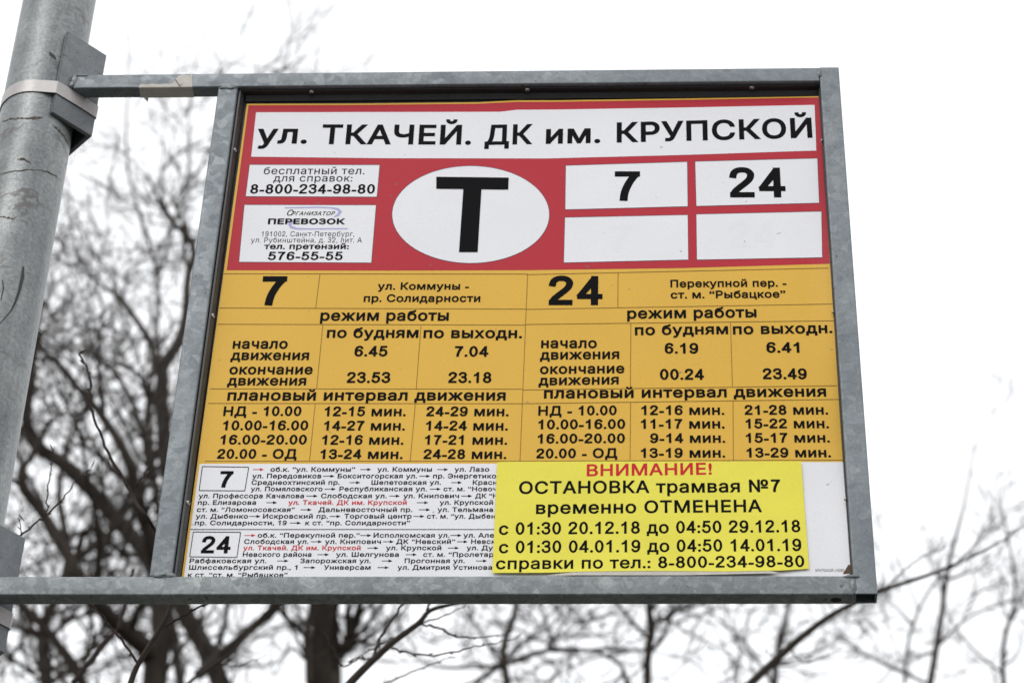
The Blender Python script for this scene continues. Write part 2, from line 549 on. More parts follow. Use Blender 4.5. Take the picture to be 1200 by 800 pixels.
def strap(zb, zt, ap, s):
    """band pulled tight round the pole and over the bracket's edges"""
    cx = pole_x((zb + zt) / 2)
    pts = []
    g = 0.0012
    # pole arc from the front tangent to the rear one (through -x)
    ex, ey = ap - s - cx, -s                       # front leg's outer edge relative to the pole axis
    d = math.hypot(ex, ey)
    th = math.atan2(ey, ex) - math.acos(min(1, POLE_R / d))
    a0, a1 = th, -2 * math.pi - th
    for k in range(41):
        a = a0 + (a1 - a0) * k / 40
        pts.append((cx + (POLE_R + g) * math.cos(a), POLE_Y + (POLE_R + g) * math.sin(a)))
    pts.append((ap - s + g * 0.3, POLE_Y + s + g))
    for k in range(5):
        a = math.pi / 4 - (math.pi / 2) * k / 4
        pts.append((ap - 0.001 + g * 1.6 * math.cos(a) , POLE_Y + g * 1.6 * math.sin(a)))
    for k in range(1, 5):                          # band bulges off the plate a little on its way
        f = k / 5
        bl = 0.0006 * math.sin(math.pi * f)
        pts.append((ap - s * f + (g + bl) * 0.7, POLE_Y - s * f - (g + bl) * 0.7))
    pts.append((ap - s + g * 0.3, POLE_Y - s - g))
    n = len(pts)
    vs, fs = [], []
    for (x, y) in pts:
        dx, dy = x - cx, y - POLE_Y
        l = math.hypot(dx, dy)
        ix, iy = x - dx / l * 0.0010, y - dy / l * 0.0010
        vs += [(x, y, zb), (x, y, zt), (ix, iy, zt), (ix, iy, zb)]
    for i in range(n):
        j = (i + 1) % n
        for k in range(4):
            fs.append((4 * i + k, 4 * j + k, 4 * j + (k + 1) % 4, 4 * i + (k + 1) % 4))
    return mesh_obj('strap', vs, fs, M['band'], frame)


ap, s = bracket(Z0 + 0.2665, Z0 + 0.3884)
strap(Z0 + 0.2935, Z0 + 0.3105, ap, s)
ap, s = bracket(Z0 - 0.3747, Z0 - 0.2489)
strap(Z0 - 0.3490, Z0 - 0.3320, ap, s)

# backing board and glazing beads inside the frame
PY = 0.0118                                    # poster plane behind the frame's face
IX0, IX1, IZ0, IZ1 = XL + TB, XR - TB, ZB + TB, ZT - TB
b = bmesh.new()
bmesh.ops.create_cube(b, size=1, matrix=Matrix.Translation((0, 0.0166, Z0)) @ Matrix.Diagonal((W - 0.012, 0.0030, H - 0.012, 1)))
bm_obj('backing_board', b, M['black'], frame)


def prism(name, section, a, bb, axis, mat):
    vs, n = [], len(section)
    for e in (a, bb):
        for (p, y) in section:
            vs.append((p, y, e) if axis == 'z' else (e, y, p))
    fs = [(k, (k + 1) % n, n + (k + 1) % n, n + k) for k in range(n)] + [tuple(range(n))[::-1], tuple(range(n, 2 * n))]
    return mesh_obj(name, vs, fs, mat, frame)


BW = 0.0072
prism('bead', [(IX0 + 0.0012, 0.0040), (IX0 + 0.0030, 0.0040), (IX0 + BW - 0.0015, 0.0104), (IX0 + BW - 0.0015, 0.0148), (IX0 + 0.0012, 0.0148)], IZ0 + 0.0005, IZ1 - 0.0006, 'z', M['strip'])
prism('bead', [(IX1 - 0.0002, 0.0060), (IX1 - 0.0002, 0.0148), (IX1 - 0.0014, 0.0148), (IX1 - 0.0014, 0.0070)], IZ0 + 0.0005, IZ1 - 0.0006, 'z', M['black'])
prism('bead', [(IZ1 - 0.0004, 0.0042), (IZ1 - 0.0004, 0.0148), (IZ1 - 0.0085, 0.0148), (IZ1 - 0.0085, 0.0134), (IZ1 - 0.0030, 0.0100), (IZ1 - 0.0022, 0.0042)], IX0 + BW, IX1 - 0.002, 'x', M['black'])


def screw(p, nrm, r=0.0025):
    b = bmesh.new()
    mt = Vector(nrm).normalized().to_track_quat('Z', 'Y').to_matrix().to_4x4()
    mt.translation = Vector(p)
    bmesh.ops.create_uvsphere(b, u_segments=16, v_segments=8, radius=1, matrix=mt @ Matrix.Diagonal((r, r, r * 0.55, 1)))
    o = bm_obj('screw', b, M['screw'], frame, True)
    b = bmesh.new()
    mt2 = mt.copy()
    mt2.translation = Vector(p) + Vector(nrm).normalized() * r * 0.56
    bmesh.ops.create_circle(b, cap_ends=True, segments=10, radius=r * 0.38, matrix=mt2)
    s = bm_obj('socket_shade', b, M['hole'], o)  # flat dark disc: the recess's shade is put in as colour
    s.matrix_parent_inverse = Matrix()
    return o


for u in (365, 618, 881):
    p = at(u, 105.5 - (u - 618) * 0.009, 0.006)
    screw((p.x, 0.0062, IZ1 - 0.0030), (0, 0.15, -1))
for v in (176, 370, 589):
    p = at(272 - (v - 176) * 0.1345, v, 0.007)
    screw((IX0 + 0.0046, 0.0070, p.z), (0.95, -0.62, 0))
for v in (166, 367, 586):
    p = at(960 + (v - 166) * 0.0705, v, 0.007)
    screw((IX1 - 0.0022, 0.0055, p.z), (-1, -0.5, 0), 0.0016)


# ------------------------------------------------------------------ print helpers: everything lies on the curved paper
def paper_y(x, z):
    zz = z - Z0
    c = max(0.0, (x - 0.272) / 0.025)
    curl = 0.0036 * c * c * (0.6 + 0.4 * math.sin(zz * 19 + 1))
    wave = 0.0006 * math.sin(x * 17 + zz * 5) + 0.0005 * math.sin(zz * 21 + x * 6)
    t = max(0.0, (zz - 0.255) / 0.045)
    bump_ = 0.0011 * t * t * math.exp(-((x - 0.02) / 0.06) ** 2)
    return PY - curl - wave - bump_


def notice_y(x, z):
    zz = z - Z0
    y = paper_y(x, z) - 0.0014
    y -= 0.0005 * math.sin(x * 60 + zz * 25) * math.sin(zz * 50 + 1)
    low = max(0.0, (-0.268 - zz) / 0.03)
    y -= 0.0016 * low * low * (0.6 + 0.4 * math.sin(x * 38))
    up = max(0.0, (zz + 0.175) / 0.02)
    y -= 0.0010 * up * up * math.exp(-((x - 0.0) / 0.03) ** 2)
    return y


LAYER = 0.0001


def onto(u, v, surf, layer):
    d = ray(u, v)
    y = PY
    for _ in range(4):
        p = CAM + d * ((y - CAM.y) / d.y)
        y = surf(p.x, p.z) - layer * LAYER
    return CAM + d * ((y - CAM.y) / d.y)


def resample(pts, n):
    """n+1 points spread along a polyline"""
    L = [0.0]
    for a, c in zip(pts, pts[1:]):
        L.append(L[-1] + math.dist(a, c))
    out = []
    for i in range(n + 1):
        t = L[-1] * i / n
        k = 0
        while k < len(pts) - 2 and L[k + 1] < t:
            k += 1
        f = (t - L[k]) / max(1e-9, L[k + 1] - L[k])
        out.append((pts[k][0] + (pts[k + 1][0] - pts[k][0]) * f, pts[k][1] + (pts[k + 1][1] - pts[k][1]) * f))
    return out


def patch(name, top, bot, mat, parent, layer, nu=None, nv=None, surf=paper_y):
    """a printed field between an upper and a lower edge"""
    span = math.dist(top[0], top[-1])
    nu = nu or max(4, int(span / 4))
    nv = nv or max(2, int(math.dist(top[0], bot[0]) / 10))
    a, c = resample(top, nu), resample(bot, nu)
    vs, fs = [], []
    for j in range(nv + 1):
        f = j / nv
        for i in range(nu + 1):
            vs.append(onto(a[i][0] + (c[i][0] - a[i][0]) * f, a[i][1] + (c[i][1] - a[i][1]) * f, surf, layer))
    q = nu + 1
    for j in range(nv):
        for i in range(nu):
            fs.append((j * q + i, (j + 1) * q + i, (j + 1) * q + i + 1, j * q + i + 1))
    return mesh_obj(name, vs, fs, mat, parent, True)


def ribbon(name, pts, wid, mat, parent, layer, surf=paper_y, seg=6):
    """a printed rule of wid pixels (one width or one per point)"""
    if not isinstance(wid, (list, tuple)):
        wid = [wid] * len(pts)
        if len(pts) == 2:
            pts = resample(pts, max(1, int(math.dist(pts[0], pts[1]) / seg)))
            wid = [wid[0]] * len(pts)
    vs, fs = [], []
    for i, (u, v) in enumerate(pts):
        a, c = pts[max(0, i - 1)], pts[min(len(pts) - 1, i + 1)]
        dx, dy = c[0] - a[0], c[1] - a[1]
        l = math.hypot(dx, dy) or 1
        nx, ny = -dy / l * wid[i] / 2, dx / l * wid[i] / 2
        vs += [onto(u - nx, v - ny, surf, layer), onto(u + nx, v + ny, surf, layer)]
    for i in range(len(pts) - 1):
        fs.append((2 * i, 2 * i + 1, 2 * i + 3, 2 * i + 2))
    return mesh_obj(name, vs, fs, mat, parent)


# glyph outlines come from Blender's built-in font; they are thickened and filled by winding number
GL = {}


def outline(ch, res):
    cu = bpy.data.curves.new('glyph', 'FONT')
    cu.body = ch
    cu.resolution_u = res
    cu.fill_mode = 'NONE'
    o = bpy.data.objects.new('glyph', cu)
    me = o.to_mesh()
    nxt = {}
    pts = [(v.co.x, v.co.y) for v in me.vertices]
    adj = {}
    for e in me.edges:
        a, c = e.vertices
        adj.setdefault(a, []).append(c)
        adj.setdefault(c, []).append(a)
    loops, seen = [], set()
    for s in sorted(adj):
        if s in seen:
            continue
        loop, prev, cur = [], None, s
        while cur not in seen:
            seen.add(cur)
            loop.append(cur)
            nb = [q for q in adj[cur] if q != prev]
            # keep the vertex order of the spline
            nb.sort(key=lambda q: (q != cur + 1, q))
            prev, cur = cur, nb[0] if nb else cur
        loops.append([pts[q] for q in loop])
    o.to_mesh_clear()
    bpy.data.objects.remove(o)
    bpy.data.curves.remove(cu)
    return loops


def width_of(body):
    cu = bpy.data.curves.new('measure', 'FONT')
    cu.body = body
    cu.fill_mode = 'NONE'
    o = bpy.data.objects.new('measure', cu)
    me = o.to_mesh()
    xs = [v.co.x for v in me.vertices]
    r = max(xs) - min(xs)
    o.to_mesh_clear()
    bpy.data.objects.remove(o)
    bpy.data.curves.remove(cu)
    return r


WH = None


def advance(ch):
    global WH
    if WH is None:
        WH = width_of('HH')
    return width_of('H' + ch + 'H') - WH


def area(lp):
    return 0.5 * sum(a[0] * c[1] - c[0] * a[1] for a, c in zip(lp, lp[1:] + lp[:1]))


def offset_loop(lp, d, sgn):
    pts = [p for i, p in enumerate(lp) if math.dist(p, lp[i - 1]) > 1e-5]
    n, out = len(pts), []
    for i in range(n):
        a, p, c = Vector(pts[i - 1]), Vector(pts[i]), Vector(pts[(i + 1) % n])
        e1, e2 = (p - a).normalized(), (c - p).normalized()
        n1, n2 = Vector((e1.y, -e1.x)), Vector((e2.y, -e2.x))
        mm = n1 + n2
        if mm.length < 1e-4:
            mm = n1
        mm.normalize()
        k = 1 / max(0.45, mm.dot(n1))
        q = p + mm * (d * k * sgn)
        out.append((q.x, q.y))
    return out


def spline2(pts, sub):
    n, out = len(pts), []
    for i in range(n - 1):
        p = [Vector(pts[max(0, min(n - 1, i + d))]) for d in (-1, 0, 1, 2)]
        for k in range(sub):
            t = k / sub
            q = 0.5 * (2 * p[1] + (p[2] - p[0]) * t + (2 * p[0] - 5 * p[1] + 4 * p[2] - p[3]) * t * t + (3 * p[1] - p[0] - 3 * p[2] + p[3]) * t ** 3)
            out.append((q.x, q.y))
    return out + [pts[-1]]


def figure(ch, k, sub):
    """loops of a plain grotesque figure, k high; solid loops turn one way, counters the other"""
    def solid(l):
        return l if area(l) > 0 else l[::-1]

    def rect(x0, y0, x1, y1):
        return [(x0, y0), (x1, y0), (x1, y1), (x0, y1)]

    def oval(cx, cy, rx, ry):
        n = 12 * sub
        return [(cx + rx * math.cos(2 * math.pi * i / n), cy + ry * math.sin(2 * math.pi * i / n)) for i in range(n)]

    def ringo(cx, cy, rx, ry):
        return [oval(cx, cy, rx, ry), oval(cx, cy, rx - 0.125, ry - 0.108)[::-1]]

    def stroke(pts, w):
        pts = spline2(pts, sub) if len(pts) > 2 else pts
        a, c = [], []
        for i, p in enumerate(pts):
            q0, q1 = pts[max(0, i - 1)], pts[min(len(pts) - 1, i + 1)]
            dx, dy = q1[0] - q0[0], q1[1] - q0[1]
            l = math.hypot(dx, dy)
            nx, ny = -dy / l * w / 2, dx / l * w / 2
            a.append((p[0] + nx, p[1] + ny))
            c.append((p[0] - nx, p[1] - ny))
        return solid(a + c[::-1])
    hook = [(.595, .765), (.55, .87), (.46, .94), (.35, .952), (.22, .90), (.13, .77), (.093, .60), (.09, .42), (.10, .30)]
    if ch == '0':
        L = ringo(.33, .5, .305, .51)
    elif ch == '8':
        L = ringo(.33, .74, .265, .268) + ringo(.33, .278, .305, .288)
    elif ch == '6':
        L = ringo(.335, .322, .305, .332) + [stroke(hook, .12)]
    elif ch == '9':
        L = ringo(.325, .678, .305, .332) + [stroke([(.66 - x, 1 - y) for x, y in hook], .12)]
    elif ch == '3':
        L = [stroke([(.075, .745), (.12, .87), (.22, .945), (.33, .955), (.45, .93), (.53, .86), (.55, .76), (.52, .65), (.44, .575), (.34, .548), (.24, .548)], .115),
             stroke([(.24, .535), (.36, .532), (.48, .495), (.56, .41), (.585, .30), (.55, .17), (.46, .08), (.33, .045), (.20, .08), (.11, .165), (.065, .285)], .115)]
    elif ch == '5':
        L = [rect(.13, .885, .585, 1.0), stroke([(.185, .96), (.118, .47)], .115),
             stroke([(.125, .50), (.20, .585), (.32, .625), (.44, .60), (.54, .51), (.58, .35), (.55, .19), (.46, .09), (.33, .045), (.20, .08), (.11, .16), (.065, .275)], .115)]
    elif ch == '2':
        L = [stroke([(.075, .695), (.11, .84), (.20, .93), (.33, .955), (.46, .93), (.55, .84), (.56, .73), (.51, .60), (.40, .47), (.25, .32), (.13, .18), (.085, .03)], .12),
             rect(.025, 0, .615, .118)]
    elif ch == '4':
        L = [rect(.40, 0, .525, 1), rect(.01, .225, .65, .335), [(.01, .33), (.14, .33), (.525, .90), (.525, 1), (.415, 1)]]
    elif ch == '7':
        L = [rect(.05, .88, .625, 1.0), stroke([(.56, .93), (.46, .78), (.365, .58), (.295, .38), (.255, .18), (.24, 0)], .13)]
    else:
        L = [[(.31, 0), (.44, 0), (.44, 1), (.34, 1), (.28, .89), (.19, .81), (.09, .76), (.09, .65), (.21, .70), (.31, .77)]]
    # join a self-crossing stroke cleanly: winding decides the fill
    return [[((x + .05) * k, y * k) for x, y in l] for l in L]


def glyph(ch, bold, res):
    key = (ch, round(bold, 4), res)
    if key in GL:
        return GL[key]
    adv = advance(ch)
    if ch == ' ':
        GL[key] = ([], [], adv)
        return GL[key]
    loops = [l for l in outline(ch, res) if len(l) > 2]
    if ch in '0123456789':                     # figures of one width, drawn as on the poster
        k = max(p[1] for p in outline('Н', 2)[0])
        loops = figure(ch, k, 3 if res > 2 else 1)
        adv = 0.76 * k
    # outer loops have one orientation, counters the other; the biggest loop is always outer
    big = max(loops, key=lambda l: abs(area(l)))
    sgn = 1 if area(big) > 0 else -1
    if bold:
        loops = [offset_loop(l, bold, sgn) for l in loops]
    vs, es = [], []
    for l in loops:
        o = len(vs)
        vs += [Vector(p) for p in l]
        es += [(o + i, o + (i + 1) % len(l)) for i in range(len(l))]
    ov, oe, of, _, _, _ = delaunay_2d_cdt(vs, es, [], 0, 1e-6)
    keep = []
    for f in of:
        cx = sum(ov[i].x for i in f) / len(f)
        cy = sum(ov[i].y for i in f) / len(f)
        wn_ = 0
        for l in loops:
            for a, c in zip(l, l[1:] + l[:1]):
                if (a[1] <= cy) != (c[1] <= cy):
                    x = a[0] + (cy - a[1]) * (c[0] - a[0]) / (c[1] - a[1])
                    if x > cx:
                        wn_ += 1 if c[1] > a[1] else -1
        if wn_ * sgn > 0:
            keep.append(tuple(f))
    GL[key] = ([(v.x, v.y) for v in ov], keep, adv)
    return GL[key]


VP = (735.0, -3272.0)                          # where the sign's uprights meet
CAPH = None


def text(body, x0, x1, yl, yr, cap, parent, mat='ink', bold=0.028, layer=3, surf=paper_y, res=4, shear=0.0, track=0.035, name='lettering'):
    """one line of print from x0 to x1 (photo pixels) on a baseline yl..yr with capitals cap high"""
    global CAPH
    if CAPH is None:
        ys = [p[1] for l in outline('Н', 2) for p in l]
        CAPH = max(ys)
    vs, fs, x, xmin, xmax = [], [], 0.0, 1e9, -1e9
    for ch in body:
        gv, gf, adv = glyph(ch, bold, res)
        used = set(i for f in gf for i in f)
        mp = {}
        for i in sorted(used):
            px_, py_ = gv[i]
            mp[i] = len(vs)
            vs.append((x + px_ + shear * py_, py_))
            xmin, xmax = min(xmin, x + px_), max(xmax, x + px_)
        fs += [tuple(mp[i] for i in f) for f in gf]
        x += adv + track
    ch_ = CAPH + 2 * bold
    out = []
    for (gx, gy) in vs:
        s_ = (gx - xmin) / (xmax - xmin)
        u, v = x0 + (x1 - x0) * s_, yl + (yr - yl) * s_
        k = (gy + bold) / ch_ * cap
        dx, dy = VP[0] - u, VP[1] - v
        l = math.hypot(dx, dy)
        out.append(onto(u + dx / l * k, v + dy / l * k, surf, layer))
    fx = []
    for f in fs:
        a, c, d = out[f[0]], out[f[1]], out[f[2]]
        nrm = (c - a).cross(d - a)
        fx.append(f if nrm.y < 0 else tuple(reversed(f)))
    return mesh_obj(name, out, fx, M[mat], parent)


def reg(ox, oy, s):
    """coordinates read off an enlargement of the photo"""
    return lambda x, y: (ox + x / s, oy + y / s)


R2, R3, R4, R5 = reg(270, 90, 3.158), reg(640, 60, 2.9625), reg(240, 310, 3), reg(600, 310, 3)
R6, R8, RZ = reg(200, 535, 5.16), reg(570, 535, 2.553), reg(280, 190, 6.667)
SC = {R2: 3.158, R3: 2.9625, R4: 3, R5: 3, R6: 5.16, R8: 2.553, RZ: 6.667}


def rt(rg, body, x0, x1, yb, cap, parent, mat='ink', **kw):
    yl, yr = yb if isinstance(yb, tuple) else (yb, yb)
    a, c = rg(x0, yl), rg(x1, yr)
    return text(body, a[0], c[0], a[1], c[1], cap / SC[rg], parent, mat, **kw)


# ------------------------------------------------------------------ the poster
poster = thing('timetable_poster', 'red, amber and white printed tram timetable poster inside the metal frame', 'poster', (0, PY, IZ0))
L_ED = [(289.5, 121.6), (213.4, 672.5)]
patch('sheet', [(289.2, 121.8), (420, 121.5), (560, 120.0), (605, 117.8), (650, 117.8), (800, 115.6), (959.3, 113)],
      [(212.4, 679), (600, 679), (985, 679.5), (997.6, 671.0)], M['amber'], poster, 0, nu=190, nv=60)
bt = [(264.8, 317.3), (450, 317.5), (620, 317), (800, 314.5), (972.8, 309.3)]
patch('red_field', [(291.2, 123.6), (420, 123.2), (560, 121.7), (605, 119.6), (650, 119.5), (800, 117.3), (959.6, 114.3)],
      [(265.6, 316.6), (450, 317.0), (620, 316.5), (800, 314), (972.4, 309)], M['red'], poster, 1, nu=180)
patch('white_field', [(234.0, 543.2), (585, 543), (800, 541.6), (988.2, 541.0)],
      [(215.2, 677.5), (600, 678), (984, 678.2), (997.0, 671.3)], M['paper'], poster, 1, nu=180)
patch('dirty_corner', [(994.2, 661), (996.4, 661.5)], [(987.5, 672.5), (997.3, 671.5)], M['brown'], poster, 1.5, nu=6)
patch('white_panel', [(300.1, 131.8), (586, 131.2), (605, 128.9), (650, 128.6), (800, 126.2), (954.6, 123.1)],
      [(294.4, 183.7), (450, 185.5), (640, 185.8), (800, 181.7), (956.6, 176.5)], M['paper'], poster, 2)


def quad_panel(rg, p, mat='paper', layer=2):
    q = [rg(*a) for a in p]
    for a, c in zip(q, q[1:] + q[:1]):
        ribbon('panel_edge', [a, c], 0.55, M['greyline'], poster, layer + 0.5)
    return patch('white_panel', [q[0], q[1]], [q[3], q[2]], M[mat], poster, layer)


quad_panel(RZ, [(83, 20), (1100, 22), (1078, 272), (52, 268)])
quad_panel(RZ, [(42, 333), (1072, 335), (1035, 786), (0, 780)])
for p in ([(68, 397), (490, 384), (492, 539), (66, 550)], [(517, 383), (942, 372), (948, 527), (521, 538)],
          [(65, 577), (492, 568), (494, 724), (61, 734)], [(521, 566), (956, 556), (959, 716), (523, 724)]):
    quad_panel(R3, p)
# oval with the tram letter
vs, fs = [onto(551.6, 251.4, paper_y, 2)], []
NR, NA = 6, 72
for r in range(1, NR + 1):
    for k in range(NA):
        a = 2 * math.pi * k / NA
        vs.append(onto(551.6 + 92.2 * r / NR * math.cos(a), 251.4 + 57.0 * r / NR * math.sin(a), paper_y, 2))
for k in range(NA):
    fs.append((0, 1 + (k + 1) % NA, 1 + k))
    for r in range(NR - 1):
        o = 1 + r * NA
        fs.append((o + k, o + (k + 1) % NA, o + NA + (k + 1) % NA, o + NA + k))
mesh_obj('white_oval', vs, fs, M['paper'], poster, True)
tq = [onto(*R2(*p), paper_y, 6) for p in ((762, 370), (1030, 373), (1028, 417), (929, 416), (915, 648), (846, 648), (862, 415), (762, 414))]
mesh_obj('tram_letter', tq, [(0, 7, 6, 3, 2, 1), (3, 6, 5, 4)], M['ink'], poster)

P = poster
rt(R2, 'ул.', 95, 282, 248, 73, P)
rt(R2, 'ТКАЧЕЙ.', 335, 890, (250, 252), 74, P)
rt(R2, 'ДК', 940, 1118, (253, 250), 75, P)
text('им.', 639.5, 703.5, 168.9, 167.7, 23.0, P)
rt(R3, 'КРУПСКОЙ', 245, 925, (318, 301), 70.5, P)
rt(RZ, 'бесплатный тел.', 192, 980, 95, 57, P, bold=0.006)
rt(RZ, 'для справок:', 268, 885, 152, 56, P, bold=0.006)
rt(RZ, '8-800-234-98-80', 85, 1060, 247, 75, P)
sw = [RZ(*p) for p in ((358, 357), (500, 355), (620, 353), (720, 357), (775, 368), (792, 388), (775, 412), (740, 430))]
ribbon('logo_swoosh', sw, [1.6, 1.6, 1.5, 1.7, 3.0, 4.2, 3.4, 0.6], M['lilac'], P, 3)
sw = [RZ(*p) for p in ((452, 440), (415, 462), (398, 485), (408, 507), (450, 520), (560, 522), (700, 520), (850, 520))]
ribbon('logo_swoosh', sw, [0.6, 3.2, 4.4, 3.4, 2.0, 1.5, 1.5, 1.4], M['lilac'], P, 3)
rt(RZ, 'О', 368, 416, 417, 45, P, bold=0.01, shear=0.28, layer=4)
rt(RZ, 'РГАНИЗАТОР', 410, 742, 415, 30, P, bold=0.01, shear=0.28, layer=4)
rt(RZ, 'ПЕРЕВОЗОК', 225, 828, 485, 45, P, bold=0.045, layer=4)
rt(RZ, '191002, Санкт-Петербург,', 175, 900, 580, 40, P, bold=0.0)
rt(RZ, 'ул. Рубинштейна, д. 32, лит. А', 92, 960, 628, 40, P, bold=0.0)
rt(RZ, 'тел. претензий:', 195, 858, 680, 46, P, bold=0.036)
rt(RZ, '576-55-55', 222, 808, 765, 66, P)
rt(R3, '7', 238, 327, 520, 103, P)
rt(R3, '24', 637, 833, 508, 104, P)

rt(R3, '7', 215, 300, 697, 95, P, 'ghost', layer=2.6)
rt(R3, '24', 635, 800, 680, 92, P, 'ghost', layer=2.6)
ribbon('panel_edge', [(551.6 + 92.2 * math.cos(2 * math.pi * k / 72), 251.4 + 57.0 * math.sin(2 * math.pi * k / 72)) for k in range(73)], 0.55, M['greyline'], P, 2.5)
# ruled lines of the two timetables
LW = 0.75
H4 = [((62, 32), (1135, 33)), ((52, 152), (1130, 156)), ((45, 209), (1125, 212)), ((18, 436), (1115, 437)), ((12, 487), (1115, 488)), ((0, 690), (1108, 690))]
V4 = [((405, 32), (390, 152)), ((415, 212), (393, 437)), ((760, 215), (743, 437)), ((388, 489), (368, 690)), ((740, 490), (722, 690)), ((1135, 33), (1108, 690))]
H5 = [((50, 35), (1113, 12)), ((48, 157), (1130, 138)), ((45, 210), (1134, 197)), ((35, 440), (1142, 425)), ((35, 488), (1150, 473)), ((28, 690), (1165, 686))]
V5 = [((373, 28), (372, 150)), ((418, 205), (416, 430)), ((768, 200), (775, 427)), ((417, 481), (415, 690)), ((777, 478), (778, 690))]
for rg, S in ((R4, H4 + V4), (R5, H5 + V5)):
    for a, c in S:
        ribbon('ruled_line', [rg(*a), rg(*c)], LW, M['line'], P, 2)

T4 = [('7', 193, 280, 143, 103), ('ул. Коммуны -', 607, 928, 88, 26), ('пр. Солидарности', 558, 968, 131, 27),
      ('режим работы', 405, 857, 197, 38), ('по будням', 428, 750, 257, 37), ('по выходн.', 768, 1115, 258, 37),
      ('начало', 97, 290, 295, 36), ('движения', 90, 365, 335, 35), ('окончание', 85, 378, 385, 35), ('движения', 78, 355, 424, 35),
      ('6.45', 525, 641, 322, 37), ('7.04', 878, 996, 323, 37), ('23.53', 498, 651, 415, 38), ('23.18', 855, 1007, 415, 38),
      ('плановый интервал движения', 78, 1057, 477, 38)]
rows = [('НД - 10.00', 64, 338, '12-15', 420, 706, '24-29', 778, 1068, 532), ('10.00-16.00', 62, 362, '14-27', 418, 703, '14-24', 777, 1065, 582),
        ('16.00-20.00', 53, 357, '12-16', 411, 698, '17-21', 773, 1063, 632), ('20.00 - ОД', 42, 322, '13-24', 405, 695, '24-28', 768, 1060, 682)]
for a, a0, a1, b_, b0, b1, c_, c0, c1, y in rows:
    T4 += [(a, a0, a1, y - 1, 34), (b_ + ' мин.', b0, b1, y, 34), (c_ + ' мин.', c0, c1, y, 34)]
T5 = [('24', 127, 318, 142, 102), ('Перекупной пер. -', 557, 965, (80, 77), 27), ('ст. м. “Рыбацкое”', 558, 962, (119, 116), 27),
      ('режим работы', 405, 860, (190, 185), 38), ('по будням', 432, 760, (248, 244), 37), ('по выходн.', 777, 1127, (245, 240), 37),
      ('начало', 102, 298, 293, 36), ('движения', 98, 377, (334, 331), 35), ('окончание', 98, 395, (384, 381), 35), ('движения', 93, 375, (424, 420), 35),
      ('6.19', 537, 655, 312, 37), ('6.41', 895, 1011, 309, 37), ('00.24', 520, 675, 404, 38), ('23.49', 882, 1037, 402, 38),
      ('плановый интервал движения', 112, 1105, (470, 463), 38)]
rows = [('НД - 10.00', 92, 368, '12-16', 455, 747, '21-28', 818, 1112, 528), ('10.00-16.00', 92, 398, '11-17', 453, 748, '15-22', 822, 1115, 576),
        ('16.00-20.00', 90, 397, '9-14', 485, 750, '15-17', 823, 1118, 626), ('20.00 - ОД', 85, 370, '13-19', 453, 750, '13-29', 825, 1122, 678)]
for a, a0, a1, b_, b0, b1, c_, c0, c1, y in rows:
    T5 += [(a, a0, a1, (y + 2, y), 34), (b_ + ' мин.', b0, b1, (y, y - 1), 34), (c_ + ' мин.', c0, c1, (y - 1, y - 2), 34)]
for rg, T in ((R4, T4), (R5, T5)):
    for body, a, c, y, cap in T:
        rt(rg, body, a, c, y, cap, P)

# the list of stops at the foot
for q in ([(192, 58), (472, 62), (448, 205), (172, 203)], [(137, 453), (423, 455), (400, 607), (115, 603)]):
    for a, c in zip(q, q[1:] + q[:1]):
        ribbon('box_line', [R6(*a), R6(*c)], 1.0, M['greyline'], P, 3)
ribbon('ruled_line', [R6(118, 438), R6(2010, 438)], 0.9, M['greyline'], P, 3)
rt(R6, '7', 290, 370, 185, 100, P)
rt(R6, '24', 180, 358, 582, 104, P)


def arrow(x0, x1, y, mat='ink'):
    a, c = R6(x0, y), R6(x1, y)
    vs = [(a[0], a[1] - 0.35), (a[0], a[1] + 0.35), (c[0] - 3.5, a[1] + 0.35), (c[0] - 3.5, a[1] - 0.35),
          (c[0] - 4.6, a[1] - 1.7), (c[0] - 4.6, a[1] + 1.7), (c[0], a[1])]
    return mesh_obj('arrow', [onto(u, v, paper_y, 3) for u, v in vs], [(0, 1, 2, 3), (4, 5, 6)], M[mat], P)


